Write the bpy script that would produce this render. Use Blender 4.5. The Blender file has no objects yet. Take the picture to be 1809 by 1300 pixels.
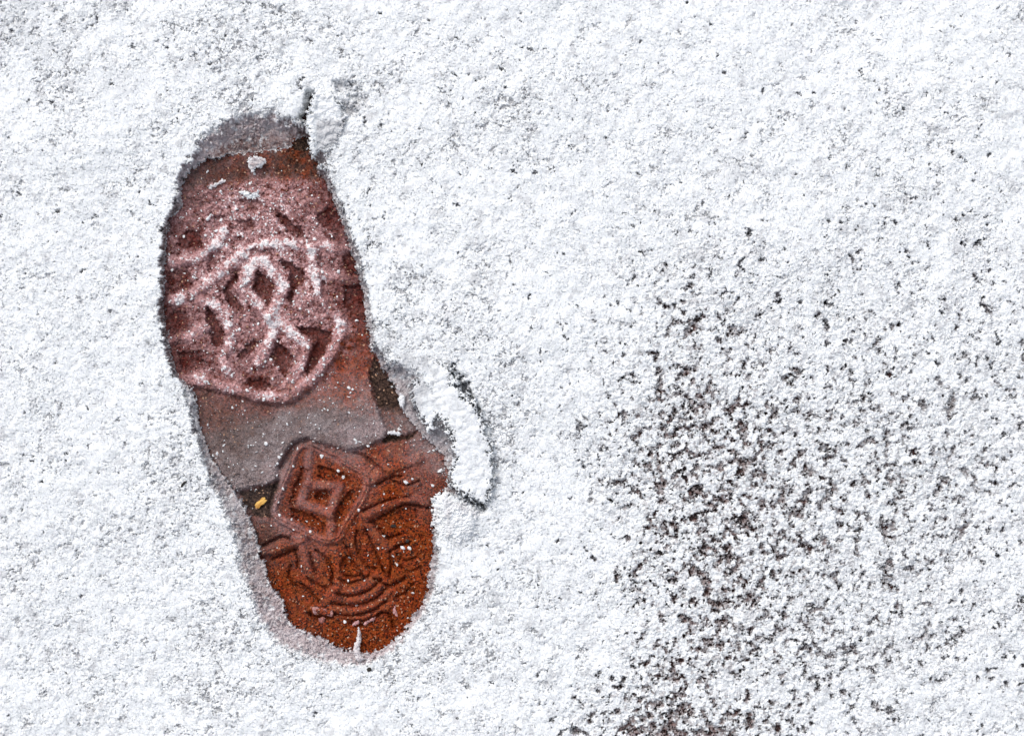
import bpy, math
import numpy as np

# ------------------------------------------------------------------ camera, sky, sun, exposure
K = 0.3 / 985.0                      # metres per unit of the ground plan (one unit = one pixel of the photo)
UC, VC = 904.5, 650.0
TOP = 42.0                           # snow depth beside the print, in plan units

scene = bpy.context.scene
cam_d = bpy.data.cameras.new("camera")
cam = bpy.data.objects.new("camera", cam_d)
scene.collection.objects.link(cam)
CAM_H = 1.7
cam.location = (0, 0, TOP * K + CAM_H)
cam.rotation_euler = (0, 0, 0)
cam_d.sensor_width = 36.0
cam_d.lens = 36.0 * CAM_H / (1809 * K)
cam_d.clip_start = 0.05
cam_d.clip_end = 500
scene.camera = cam

SUN_EL, SUN_AZ = math.radians(48), math.radians(-32)      # azimuth from +Y (photo top), negative = towards photo left
world = bpy.data.worlds.new("World"); scene.world = world
world.use_nodes = True
wn = world.node_tree.nodes; wl = world.node_tree.links
sky = wn.new("ShaderNodeTexSky"); sky.sky_type = 'NISHITA'; sky.sun_disc = False
sky.sun_elevation = SUN_EL; sky.sun_rotation = SUN_AZ
sky.air_density = 1.0; sky.dust_density = 4.0; sky.ozone_density = 1.0
hs_ = wn.new("ShaderNodeHueSaturation"); hs_.inputs["Saturation"].default_value = 0.45     # thin bright cloud
wl.new(sky.outputs[0], hs_.inputs["Color"]); wl.new(hs_.outputs[0], wn["Background"].inputs[0])
wn["Background"].inputs[1].default_value = 0.15

sun_d = bpy.data.lights.new("sun", 'SUN'); sun_d.energy = 0.8; sun_d.angle = math.radians(45); sun_d.color = (1.0, 0.98, 0.95)
sun = bpy.data.objects.new("sun", sun_d); scene.collection.objects.link(sun)
sun.rotation_euler = (math.radians(90) - SUN_EL, 0, -SUN_AZ + math.pi)

scene.view_settings.view_transform = 'Standard'
scene.view_settings.look = 'None'
scene.view_settings.gamma = 1.0
scene.view_settings.exposure = 0.14
scene.cycles.diffuse_bounces = 3
scene.cycles.max_bounces = 6

# ------------------------------------------------------------------ helpers
STEP = 1.25
U0, V0, U1, V1 = -70.0, -70.0, 1880.0, 1370.0
NU, NV = int((U1 - U0) / STEP) + 1, int((V1 - V0) / STEP) + 1
us = U0 + STEP * np.arange(NU); vs = V0 + STEP * np.arange(NV)
UU, VV = np.meshgrid(us, vs)

def fnoise(seed, lo, hi, alpha=1.0, shape=None, step=STEP):
    """spectral noise, wavelengths lo..hi (plan units), amplitude ~ 1/f**alpha, unit deviation"""
    shape = shape or (NV, NU)
    r = np.random.default_rng(seed)
    f = np.fft.rfft2(r.standard_normal(shape))
    ky = np.fft.fftfreq(shape[0], step)[:, None]; kx = np.fft.rfftfreq(shape[1], step)[None, :]
    k = np.sqrt(kx * kx + ky * ky) + 1e-9
    a = k ** (-alpha) * np.exp(-(k * lo) ** 2 * 0.5) * (1 - np.exp(-(k * hi) ** 2))
    n = np.fft.irfft2(f * a, s=shape)
    return (n - n.mean()) / n.std()

def sm(x, a, b):
    t = np.clip((x - a) / (b - a), 0, 1)
    return t * t * (3 - 2 * t)

def spline(p, closed=False, n=6):
    """Catmull-Rom through the points"""
    p = np.array(p, float); m = len(p); out = []
    for i in range(m if closed else m - 1):
        if closed:
            a, b, c, d = p[(i - 1) % m], p[i], p[(i + 1) % m], p[(i + 2) % m]
        else:
            a, b, c, d = p[max(i - 1, 0)], p[i], p[i + 1], p[min(i + 2, m - 1)]
        for t in np.arange(n) / n:
            out.append(0.5 * (2 * b + (c - a) * t + (2 * a - 5 * b + 4 * c - d) * t * t + (3 * b - a - 3 * c + d) * t ** 3))
    if not closed: out.append(p[-1])
    return np.array(out)

def window(p, pad):
    p = np.asarray(p)
    i0 = max(0, int((p[:, 0].min() - pad - U0) / STEP)); i1 = min(NU, int((p[:, 0].max() + pad - U0) / STEP) + 2)
    j0 = max(0, int((p[:, 1].min() - pad - V0) / STEP)); j1 = min(NV, int((p[:, 1].max() + pad - V0) / STEP) + 2)
    return slice(j0, j1), slice(i0, i1)

def dist(p, closed, pad=60.0, u=None, v=None):
    """distance to a polyline (signed, negative inside, when closed); 999 outside its window"""
    p = np.asarray(p, float)
    full = u is None
    if full:
        w = window(p, pad); u, v = UU[w], VV[w]
    d2 = np.full(u.shape, 1e12); ins = np.zeros(u.shape, bool)
    q = np.roll(p, -1, 0) if closed else p[1:]
    for (ax, ay), (bx, by) in zip(p if closed else p[:-1], q):
        ex, ey = bx - ax, by - ay
        l = ex * ex + ey * ey + 1e-12
        t = np.clip(((u - ax) * ex + (v - ay) * ey) / l, 0, 1)
        d2 = np.minimum(d2, (u - ax - t * ex) ** 2 + (v - ay - t * ey) ** 2)
        if closed and ay != by:
            ins ^= ((ay > v) != (by > v)) & (u < ex * (v - ay) / ey + ax)
    d = np.sqrt(d2)
    if closed: d = np.where(ins, -d, d)
    if not full: return d
    o = np.full((NV, NU), 999.0); o[w] = d
    return o

def tag(o, label=None, cat=None, group=None, kind=None):
    for k_, v_ in (("label", label), ("category", cat), ("group", group), ("kind", kind)):
        if v_: o[k_] = v_
    return o

def mesh_obj(name, co, faces, mat, parent=None, attrs=None, smooth=True):
    """co (n,3) metres; faces (m,3|4) ints or list of such arrays"""
    me = bpy.data.meshes.new(name)
    fl = faces if isinstance(faces, list) else [faces]
    fl = [f for f in fl if len(f)]
    me.vertices.add(len(co)); me.vertices.foreach_set("co", np.ascontiguousarray(co, np.float32).ravel())
    li = np.concatenate([f.ravel() for f in fl]).astype(np.int32)
    tot = np.concatenate([np.full(len(f), f.shape[1]) for f in fl]).astype(np.int32)
    st = np.concatenate([[0], np.cumsum(tot)[:-1]]).astype(np.int32)
    me.loops.add(len(li)); me.loops.foreach_set("vertex_index", li)
    me.polygons.add(len(tot)); me.polygons.foreach_set("loop_start", st); me.polygons.foreach_set("loop_total", tot)
    me.polygons.foreach_set("use_smooth", np.full(len(tot), smooth))
    for an, av in (attrs or {}).items():
        at = me.attributes.new(an, 'FLOAT_COLOR', 'POINT')
        at.data.foreach_set("color", np.ascontiguousarray(av, np.float32).ravel())
    me.update(calc_edges=True); me.validate()
    me.materials.append(mat)
    o = bpy.data.objects.new(name, me); scene.collection.objects.link(o)
    if parent: o.parent = parent
    return o

def world_xy(u, v): return (u - UC) * K, -(v - VC) * K

def grid_faces(nv, nu):
    a = (np.arange(nv - 1)[:, None] * nu + np.arange(nu - 1)[None, :])
    return np.stack([a, a + nu, a + nu + 1, a + 1], -1)      # (nv-1, nu-1, 4), facing +z

def cells_obj(name, cellmask, P, F, mat, parent, att):
    f = F[cellmask]
    if not len(f): return None
    idx, inv = np.unique(f, return_inverse=True)
    return mesh_obj(name, P.reshape(-1, 3)[idx], inv.reshape(-1, 4), mat, parent, {"cover": att.reshape(-1, 4)[idx]})

# ------------------------------------------------------------------ materials
def new_mat(name):
    m = bpy.data.materials.new(name); m.use_nodes = True
    nt = m.node_tree
    return m, nt, nt.nodes["Principled BSDF"]

class NB:
    def __init__(s, nt): s.nt = nt
    def _in(s, sock, v):
        if hasattr(v, "is_output"): s.nt.links.new(v, sock)
        elif v is not None: sock.default_value = v
    def noise(s, scale, detail=4, rough=0.6):
        n = s.nt.nodes.new("ShaderNodeTexNoise"); n.inputs["Scale"].default_value = scale
        n.inputs["Detail"].default_value = detail; n.inputs["Roughness"].default_value = rough
        tc = s.nt.nodes.new("ShaderNodeTexCoord"); s.nt.links.new(tc.outputs["Object"], n.inputs["Vector"])
        return n.outputs["Fac"]
    def voro(s, scale, out="Color"):
        n = s.nt.nodes.new("ShaderNodeTexVoronoi"); n.inputs["Scale"].default_value = scale
        tc = s.nt.nodes.new("ShaderNodeTexCoord"); s.nt.links.new(tc.outputs["Object"], n.inputs["Vector"])
        return n.outputs[out]
    def mix(s, fac, a, b):
        n = s.nt.nodes.new("ShaderNodeMix"); n.data_type = 'RGBA'
        s._in(n.inputs[0], fac); s._in(n.inputs[6], a); s._in(n.inputs[7], b)
        return n.outputs[2]
    def rng(s, x, a, b, c=0.0, d=1.0):
        n = s.nt.nodes.new("ShaderNodeMapRange"); s._in(n.inputs[0], x)
        for i, v in enumerate((a, b, c, d)): n.inputs[1 + i].default_value = v
        return n.outputs[0]
    def math(s, op, a, b=None):
        n = s.nt.nodes.new("ShaderNodeMath"); n.operation = op; s._in(n.inputs[0], a); s._in(n.inputs[1], b)
        return n.outputs[0]
    def attr(s, name):
        n = s.nt.nodes.new("ShaderNodeAttribute"); n.attribute_name = name
        sp = s.nt.nodes.new("ShaderNodeSeparateColor"); s.nt.links.new(n.outputs["Color"], sp.inputs[0])
        return sp.outputs[0], sp.outputs[1], sp.outputs[2], n.outputs["Alpha"]
    def bump(s, h, strength, dist_):
        n = s.nt.nodes.new("ShaderNodeBump"); n.inputs["Strength"].default_value = strength
        n.inputs["Distance"].default_value = dist_; s.nt.links.new(h, n.inputs["Height"])
        return n.outputs[0]

def c4(r, g, b): return (r, g, b, 1.0)

# snow: cover = (wet slush, brown tint of the ground soaking through, pink tint, -)
snow_mat, nt, bs = new_mat("snow_crystals")
b = NB(nt)
wet, brn, pnk, _ = b.attr("cover")
g1 = b.noise(900, 3, 0.7)
white = b.mix(b.rng(g1, 0.3, 0.7), c4(0.85, 0.885, 0.912), c4(0.915, 0.935, 0.948))
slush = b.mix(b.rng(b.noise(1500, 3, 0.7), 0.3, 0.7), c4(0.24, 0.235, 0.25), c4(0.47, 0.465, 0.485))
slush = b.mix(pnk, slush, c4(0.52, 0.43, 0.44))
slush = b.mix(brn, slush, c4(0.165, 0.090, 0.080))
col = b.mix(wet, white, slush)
nt.links.new(col, bs.inputs["Base Color"])
nt.links.new(b.rng(wet, 0, 1, 0.7, 0.38), bs.inputs["Roughness"])
bs.inputs["Specular IOR Level"].default_value = 0.3
bs.inputs["Subsurface Weight"].default_value = 0.55
bs.inputs["Subsurface Radius"].default_value = (1.0, 1.0, 1.05)
bs.inputs["Subsurface Scale"].default_value = 0.0010
nt.links.new(b.bump(b.noise(2200, 3, 0.75), 0.15, 0.0005), bs.inputs["Normal"])

# print floor: cover = (frost, grey slush, dark soil and painted shade of hollows, maroon)
floor_mat, nt, bs = new_mat("red_gritty_slush")
b = NB(nt)
fr, sl, so, ma = b.attr("cover")
gr = b.voro(1250)                       # every grit grain its own tone
sep = nt.nodes.new("ShaderNodeSeparateColor"); nt.links.new(gr, sep.inputs[0])
red = b.mix(b.rng(sep.outputs[0], 0.05, 0.95), c4(0.060, 0.009, 0.003), c4(0.40, 0.060, 0.011))
red = b.mix(b.rng(b.noise(260, 4, 0.6), 0.4, 0.68), red, c4(0.29, 0.066, 0.012))
red = b.mix(b.rng(sep.outputs[1], 0.80, 0.83), red, c4(0.035, 0.010, 0.006))
maro = b.mix(b.rng(sep.outputs[0], 0.1, 0.9), c4(0.032, 0.006, 0.004), c4(0.135, 0.024, 0.017))
base = b.mix(ma, red, maro)
soil = b.mix(b.rng(sep.outputs[0], 0.2, 1.0), c4(0.014, 0.008, 0.006), c4(0.105, 0.062, 0.043))
base = b.mix(so, base, soil)
slc = b.mix(b.rng(b.noise(1700, 4, 0.8), 0.33, 0.67), c4(0.085, 0.072, 0.070), c4(0.45, 0.385, 0.39))
base = b.mix(sl, base, slc)
frc = b.mix(b.rng(b.noise(1700, 3, 0.7), 0.3, 0.7), c4(0.55, 0.24, 0.24), c4(0.92, 0.64, 0.65))
base = b.mix(fr, base, frc)
base = b.mix(b.rng(fr, 0.82, 0.97), base, c4(0.90, 0.85, 0.86))
base = b.mix(b.rng(b.math('SUBTRACT', sep.outputs[2], b.math('MULTIPLY', b.math('ADD', sl, fr), 0.03)), 0.974, 0.984), base, c4(0.50, 0.30, 0.20))      # single pale grains
nt.links.new(base, bs.inputs["Base Color"])
bs.inputs["Roughness"].default_value = 0.6
bs.inputs["Specular IOR Level"].default_value = 0.08
hh = b.math('ADD', sep.outputs[1], b.noise(1100, 4, 0.7))
nt.links.new(b.bump(hh, 0.55, 0.0006), bs.inputs["Normal"])

# ground: dark wet reddish grit
ground_mat, nt, bs = new_mat("wet_dark_grit")
b = NB(nt)
gr = b.voro(900)
sep = nt.nodes.new("ShaderNodeSeparateColor"); nt.links.new(gr, sep.inputs[0])
gc = b.mix(sep.outputs[0], c4(0.030, 0.012, 0.009), c4(0.20, 0.060, 0.042))
gc = b.mix(b.rng(b.noise(40, 4, 0.6), 0.35, 0.7), c4(0.020, 0.013, 0.012), gc)
nt.links.new(gc, bs.inputs["Base Color"])
bs.inputs["Roughness"].default_value = 0.5
nt.links.new(b.bump(b.math('ADD', sep.outputs[1], b.noise(600, 4, 0.6)), 0.6, 0.001), bs.inputs["Normal"])

wood_mat, nt, bs = new_mat("yellow_wood")
b = NB(nt)
n = nt.nodes.new("ShaderNodeTexNoise"); n.inputs["Scale"].default_value = 500; n.inputs["Detail"].default_value = 5
tc = nt.nodes.new("ShaderNodeTexCoord"); mp = nt.nodes.new("ShaderNodeMapping"); mp.inputs["Scale"].default_value = (0.35, 3, 1)
nt.links.new(tc.outputs["Object"], mp.inputs[0]); nt.links.new(mp.outputs[0], n.inputs["Vector"])
nt.links.new(b.mix(b.rng(n.outputs["Fac"], 0.35, 0.65), c4(0.42, 0.16, 0.02), c4(0.90, 0.55, 0.13)), bs.inputs["Base Color"])
bs.inputs["Roughness"].default_value = 0.5

stone_mat, nt, bs = new_mat("black_grit_stone")
b = NB(nt)
nt.links.new(b.mix(b.noise(1200, 4, 0.6), c4(0.008, 0.008, 0.008), c4(0.05, 0.045, 0.04)), bs.inputs["Base Color"])
bs.inputs["Roughness"].default_value = 0.6
bs.inputs["Specular IOR Level"].default_value = 0.2

# ------------------------------------------------------------------ plan of the print
OUTER = [(321,297),(333,274),(352,252),(380,222),(412,204),(453,192),(484,194),(505,206),(528,212),(542,226),(548,250),(556,272),
 (572,272),(572,288),(564,298),(580,306),(592,332),(600,360),(612,384),(620,408),(630,432),(640,475),(648,505),(655,540),(660,590),
 (666,618),(692,636),(735,652),(768,690),(800,760),(812,800),(806,845),(822,872),(800,882),(775,900),(772,930),(770,960),(773,1005),(766,1045),
 (750,1085),(724,1122),(692,1152),(666,1168),(636,1175),(611,1177),(563,1171),(509,1151),(481,1128),(451,1087),(444,1053),(424,1002),
 (413,958),(399,913),(380,866),(362,834),(352,798),(341,762),(332,717),(322,684),(303,660),(290,624),(281,563),(281,524),(282,465),
 (286,404),(292,384),(311,342)]
INNER = [(325,306),(362,280),(402,270),(451,266),(504,262),(512,256),(519,244),(532,238),(543,236),(550,252),(555,278),(560,287),(558,300),(574,318),(587,347),(594,370),(604,395),
 (612,420),(622,450),(628,480),(638,505),(643,545),(650,595),(653,622),(661,628),(675,652),(697,681),(710,722),(727,748),(745,768),
 (778,798),(791,830),(788,862),(768,882),(765,915),(764,951),(757,1022),(748,1063),(731,1083),(708,1119),(687,1136),(659,1152),(636,1153),
 (611,1152),(588,1136),(563,1124),(535,1114),(507,1098),(499,1063),(476,1035),(458,976),(448,938),(430,895),(413,868),(384,832),
 (366,798),(352,762),(344,717),(333,690),(308,655),(297,622),(287,563),(286,524),(287,465),(291,410),(297,387),(317,359),(319,325)]

e1 = fnoise(11, 5, 45, 1.0); e2 = fnoise(12, 5, 45, 1.0); e3 = fnoise(13, 2.5, 12, 0.6)
e0 = fnoise(17, 20, 120, 1.0)
So = dist(OUTER, True, 260) + 2.4 * e1 + 1.1 * e3 + (1.8 + 2.6 * (1 - sm(VV, 260, 320))) * e0 + 2.0 * e1 * (1 - sm(VV, 260, 320))
Si = dist(INNER, True, 260) + 2.0 * e2 + 1.0 * e3
So = np.where(np.abs(So) > 500, 999, So); Si = np.where(np.abs(Si) > 500, 999, Si)
Si = np.maximum(Si, So)                       # the floor lies inside the opening

# ------------------------------------------------------------------ snow surface
def gauss(u, v, su, sv, rot=0.0):
    r = math.radians(rot); x = UU - u; y = VV - v
    a = x * math.cos(r) + y * math.sin(r); c = -x * math.sin(r) + y * math.cos(r)
    return np.exp(-0.5 * ((a / su) ** 2 + (c / sv) ** 2))

thin = (0.95 * gauss(1265, 880, 120, 170, -10) + 1.6 * gauss(1190, 1305, 110, 60) + 0.7 * gauss(1190, 740, 70, 90)
        + 0.42 * gauss(1420, 1060, 160, 150) + 0.52 * gauss(1500, 760, 240, 150) + 0.52 * gauss(1650, 880, 150, 190) + 0.3 * gauss(1560, 1130, 150, 110) + 0.25 * gauss(1380, 520, 200, 90)
        + 0.30 * gauss(1200, 500, 70, 90) + 0.6 * gauss(1230, 1120, 90, 130) + 0.22 * gauss(1680, 420, 90, 110))
GZ = 29.0 * sm(thin * (1 - sm(VV, 1312, 1366)) * (1 - sm(UU, 1822, 1876)), 0.05, 0.7)              # the ground swells up under the thin snow
thin = thin * (1 - sm(VV, 1312, 1366)) * (1 - sm(UU, 1822, 1876))
thin = np.clip(thin * 0.95 + 0.16 * fnoise(22, 60, 300, 1.0) * sm(thin, .05, .3), 0, 1.3)
spk = (0.42 + 0.25 * fnoise(21, 30, 350, 0.8)
       - 0.40 * np.exp(-np.maximum(VV, 0) / 120.0) * sm(UU, 500, 900) - 0.18 * gauss(60, 420, 90, 170) - 0.12 * gauss(120, 760, 120, 120)
       - 0.22 * gauss(985, 800, 60, 220) - 0.22 * gauss(1000, 340, 90, 80)
       + 0.30 * gauss(390, 110, 70, 60) + 0.25 * gauss(880, 200, 90, 60) + 0.30 * gauss(700, 610, 90, 40) + 0.30 * gauss(885, 800, 35, 110)
       + 0.25 * gauss(450, 1150, 150, 50) + 0.3 * gauss(770, 1120, 60, 60) + 0.25 * gauss(290, 840, 60, 60) + 0.2 * gauss(30, 60, 60, 40))
spk = np.clip(spk, 0.03, 0.9)
band = np.clip(1.05 * gauss(1250, 860, 95, 190) + 0.7 * gauss(1210, 1120, 110, 130) + 1.4 * gauss(1190, 1300, 120, 60) + 0.35 * gauss(1420, 850, 130, 90), 0, 1)

n_mac = fnoise(3, 180, 1200, 1.5)
n_mid = fnoise(5, 22, 130, 1.2)
n_cl = fnoise(1, 4.5, 30, 1.0)
n_fine = fnoise(2, 1.9, 8, 0.4)
n_pit = fnoise(4, 1.7, 30, 0.85)
n_pat = fnoise(6, 9, 60, 0.9)

H = TOP + 3.0 * n_mac * (1 - sm(-So, -120, -10)) + 0.7 * n_mid + (0.16 + 0.34 * spk) * n_cl + (0.10 + 0.22 * spk) * n_fine
# pits between the flakes
lev = -(n_pit + 0.9 * n_pat) / 1.35
for cu_, cv_, cs_, ca_ in ((30,40,16,.9),(75,85,14,.5),(390,45,14,.9),(500,12,12,1),(430,182,10,1.2),(352,112,10,.9),(395,128,16,.6),(905,180,16,.7),(942,192,12,.8),(1195,235,14,1.1),
        (1230,305,16,.8),(1505,72,16,.6),(742,610,12,1.2),(768,604,10,1.2),(718,606,14,.9),(885,800,14,1),(880,745,14,1.1),(862,812,10,1),(362,970,12,1.2),(700,590,14,.8),(775,1150,16,1),(645,1182,14,.7),(625,1290,8,1.6),
        (960,1215,12,1),(1700,398,18,1),(1160,480,14,.8),(330,1062,14,.6),(450,1230,14,.6),(805,1105,12,.9),(120,95,14,.5),(40,480,14,.6),(200,700,14,.6),(560,60,12,.8),(700,120,14,.7),(830,1060,14,.6),(640,160,10,1.1),(606,150,12,1.1),(628,200,9,1.1)):
    lev = lev + ca_ * gauss(cu_, cv_, cs_, cs_ * .8)
thr = 2.25 - 1.75 * spk
pit = sm(lev, thr, thr + 0.7)
H = H - (1.2 + 3.2 * spk) * pit
# shallow dimples everywhere
H = H - 1.5 * sm(-n_pit, 0.4, 1.8) * (0.15 + spk)
# thin wet snow over the ground: whole clumps missing, a film of slush left in places, bare ground in others
tl = sm(thin, 0.0, 0.9)
n_q = fnoise(14, 13, 75, 0.7); n_q2 = fnoise(15, 9, 55, 0.6); n_rag = fnoise(16, 1.7, 22, 0.7)
q = (0.9 * n_q + 0.5 * n_rag) / 1.03
tq = 2.30 - 1.66 * np.clip(thin, 0, 1.3) ** 0.85 - 1.0 * gauss(1180, 1305, 110, 48)
patch = sm(q, tq, tq + 0.55)
film = np.maximum(GZ + 6.5, TOP - 9) + 0.8 * n_fine + 1.0 * n_cl - (4 + 20 * band) * sm(0.9 * n_rag + 0.8 * n_q2, 1.3, 1.9)
Htop = TOP - 1.0 + 0.9 * n_cl + 0.5 * n_fine + 0.8 * n_mid - (0.6 + 1.6 * thin * sm(n_q, -0.8, 0.8)) * sm(-n_rag, 0.7, 1.8)
H = H * (1 - tl) + Htop * tl
H = H * (1 - patch) + film * patch
# deep narrow gaps across the thinning snow
thr2 = 2.85 - 0.8 * np.clip(thin, 0, 1)
gap = sm(-(0.62 * n_pit - 0.5 * n_q + 0.55 * n_q2), thr2 * 0.92, thr2 * 0.92 + 0.3) * sm(thin, 0.02, 0.3)
H -= 46.0 * gap

rim = np.minimum(np.minimum(UU - U0, U1 - UU), np.minimum(VV - V0, V1 - VV))
H = H + (TOP - H) * (1 - sm(rim, 0, 35)) * 0.8
# cracks in the crust
def crack(pts, w, depth, jag=1.5):
    global H
    d = dist(spline(pts), False, 40) + jag * e1
    H = H - depth * np.exp(-(np.maximum(d, 0) / w) ** 2)
crack([(548,166),(542,190),(535,206),(538,224),(543,250)], 6.0, 46)
crack([(532,208),(527,216)], 7, 22)
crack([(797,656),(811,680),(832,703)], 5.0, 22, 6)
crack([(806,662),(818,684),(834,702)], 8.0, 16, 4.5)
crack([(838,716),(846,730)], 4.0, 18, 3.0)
crack([(790,842),(803,864),(822,876),(850,894)], 6.5, 46, 3.0)
crack([(600,150),(622,160),(634,176)], 9, 12, 4)
crack([(606,185),(622,196)], 9, 12, 4)

n_film = fnoise(9, 1.7, 36, 0.6)
wet_s = np.clip((0.30 + 0.36 * spk) * pit * (1 - 0.5 * tl), 0, 1)
# soaked greyer snow: fine mottling, and soft patches where the wet soaks up from below
wet_s = np.maximum(wet_s, np.clip(0.14 + 0.46 * spk, 0, 1) * sm((n_film + 0.6 * n_pat) / 1.17, 0.25, 1.9))
wet_s = np.maximum(wet_s, 0.40 * sm(fnoise(8, 12, 90, 0.9) + 0.3 * n_film, 0.9 - 0.8 * spk, 2.6 - 0.8 * spk))
soak = sm(0.85 * n_q + 0.25 * n_q2 + 0.4 * n_film, 1.25 - 1.05 * thin, 2.2 - 1.05 * thin) * sm(thin, 0.02, 0.4)
wet_s = np.maximum(wet_s, 0.72 * soak)
spot2 = sm(0.9 * fnoise(18, 9, 50, 0.6) + 0.42 * n_film, 1.55 - 0.75 * thin, 2.05 - 0.75 * thin) * sm(thin, 0.03, 0.3)
wet_s = np.maximum(wet_s, (0.5 + 0.12 * n_film) * spot2)
wet_s = np.maximum(wet_s, np.maximum(patch * np.clip(0.74 + 0.14 * n_film + 0.12 * n_q2, 0.35, 1), gap))
for cu_, cv_, su_, ca_ in ((622,192,12,.75),(640,172,9,.5),(604,150,12,.45),(652,206,8,.5),(612,182,8,.6),(20,35,40,.22),(75,85,25,.22),(205,150,30,.2),(1290,300,24,.25),(818,686,10,.6),(750,640,12,.5),(720,640,16,.5),(490,205,12,.5)):  # the spot right of the slab paints the slab's shadow as grey wetness
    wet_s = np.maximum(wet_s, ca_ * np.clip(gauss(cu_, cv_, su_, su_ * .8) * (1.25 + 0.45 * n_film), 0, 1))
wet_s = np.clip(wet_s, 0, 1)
brn_s = np.clip(np.maximum(patch * (0.30 + 0.80 * band + 0.22 * n_q2), (0.08 + 0.42 * band) * np.maximum(soak, spot2)), 0, 1) * sm(thin, 0.15, 0.6)
pnk_s = np.zeros_like(H)

# ------------------------------------------------------------------ floor of the print
F = 8.0 + 6.0 * sm(VV, 790, 850)
def ridge(pts, w, h, closed=False, sp=True):
    """add a raised rib; returns its distance field"""
    global F
    p = spline(pts, closed) if sp else np.array(pts, float)
    hm = 1.6 if p[:, 1].mean() > 745 else 1.35
    d = np.abs(dist(p, closed, 40)); F = F + hm * h * np.exp(-(d / w) ** 4)
    return d
def groove(pts, w, h, sp=True):
    global F
    d = dist(spline(pts) if sp else np.array(pts, float), False, 30) + 0.5 * e1
    F = F - h * np.exp(-(np.maximum(d, 0) / w) ** 2)
    return d
def pitpoly(pts, h, soft=5.0):
    global F
    d = dist(pts, True, 40) + 1.3 * e1
    m = 1 - sm(d, -soft * 0.6, soft * 0.4)
    F = F - h * m
    return d, m

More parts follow.
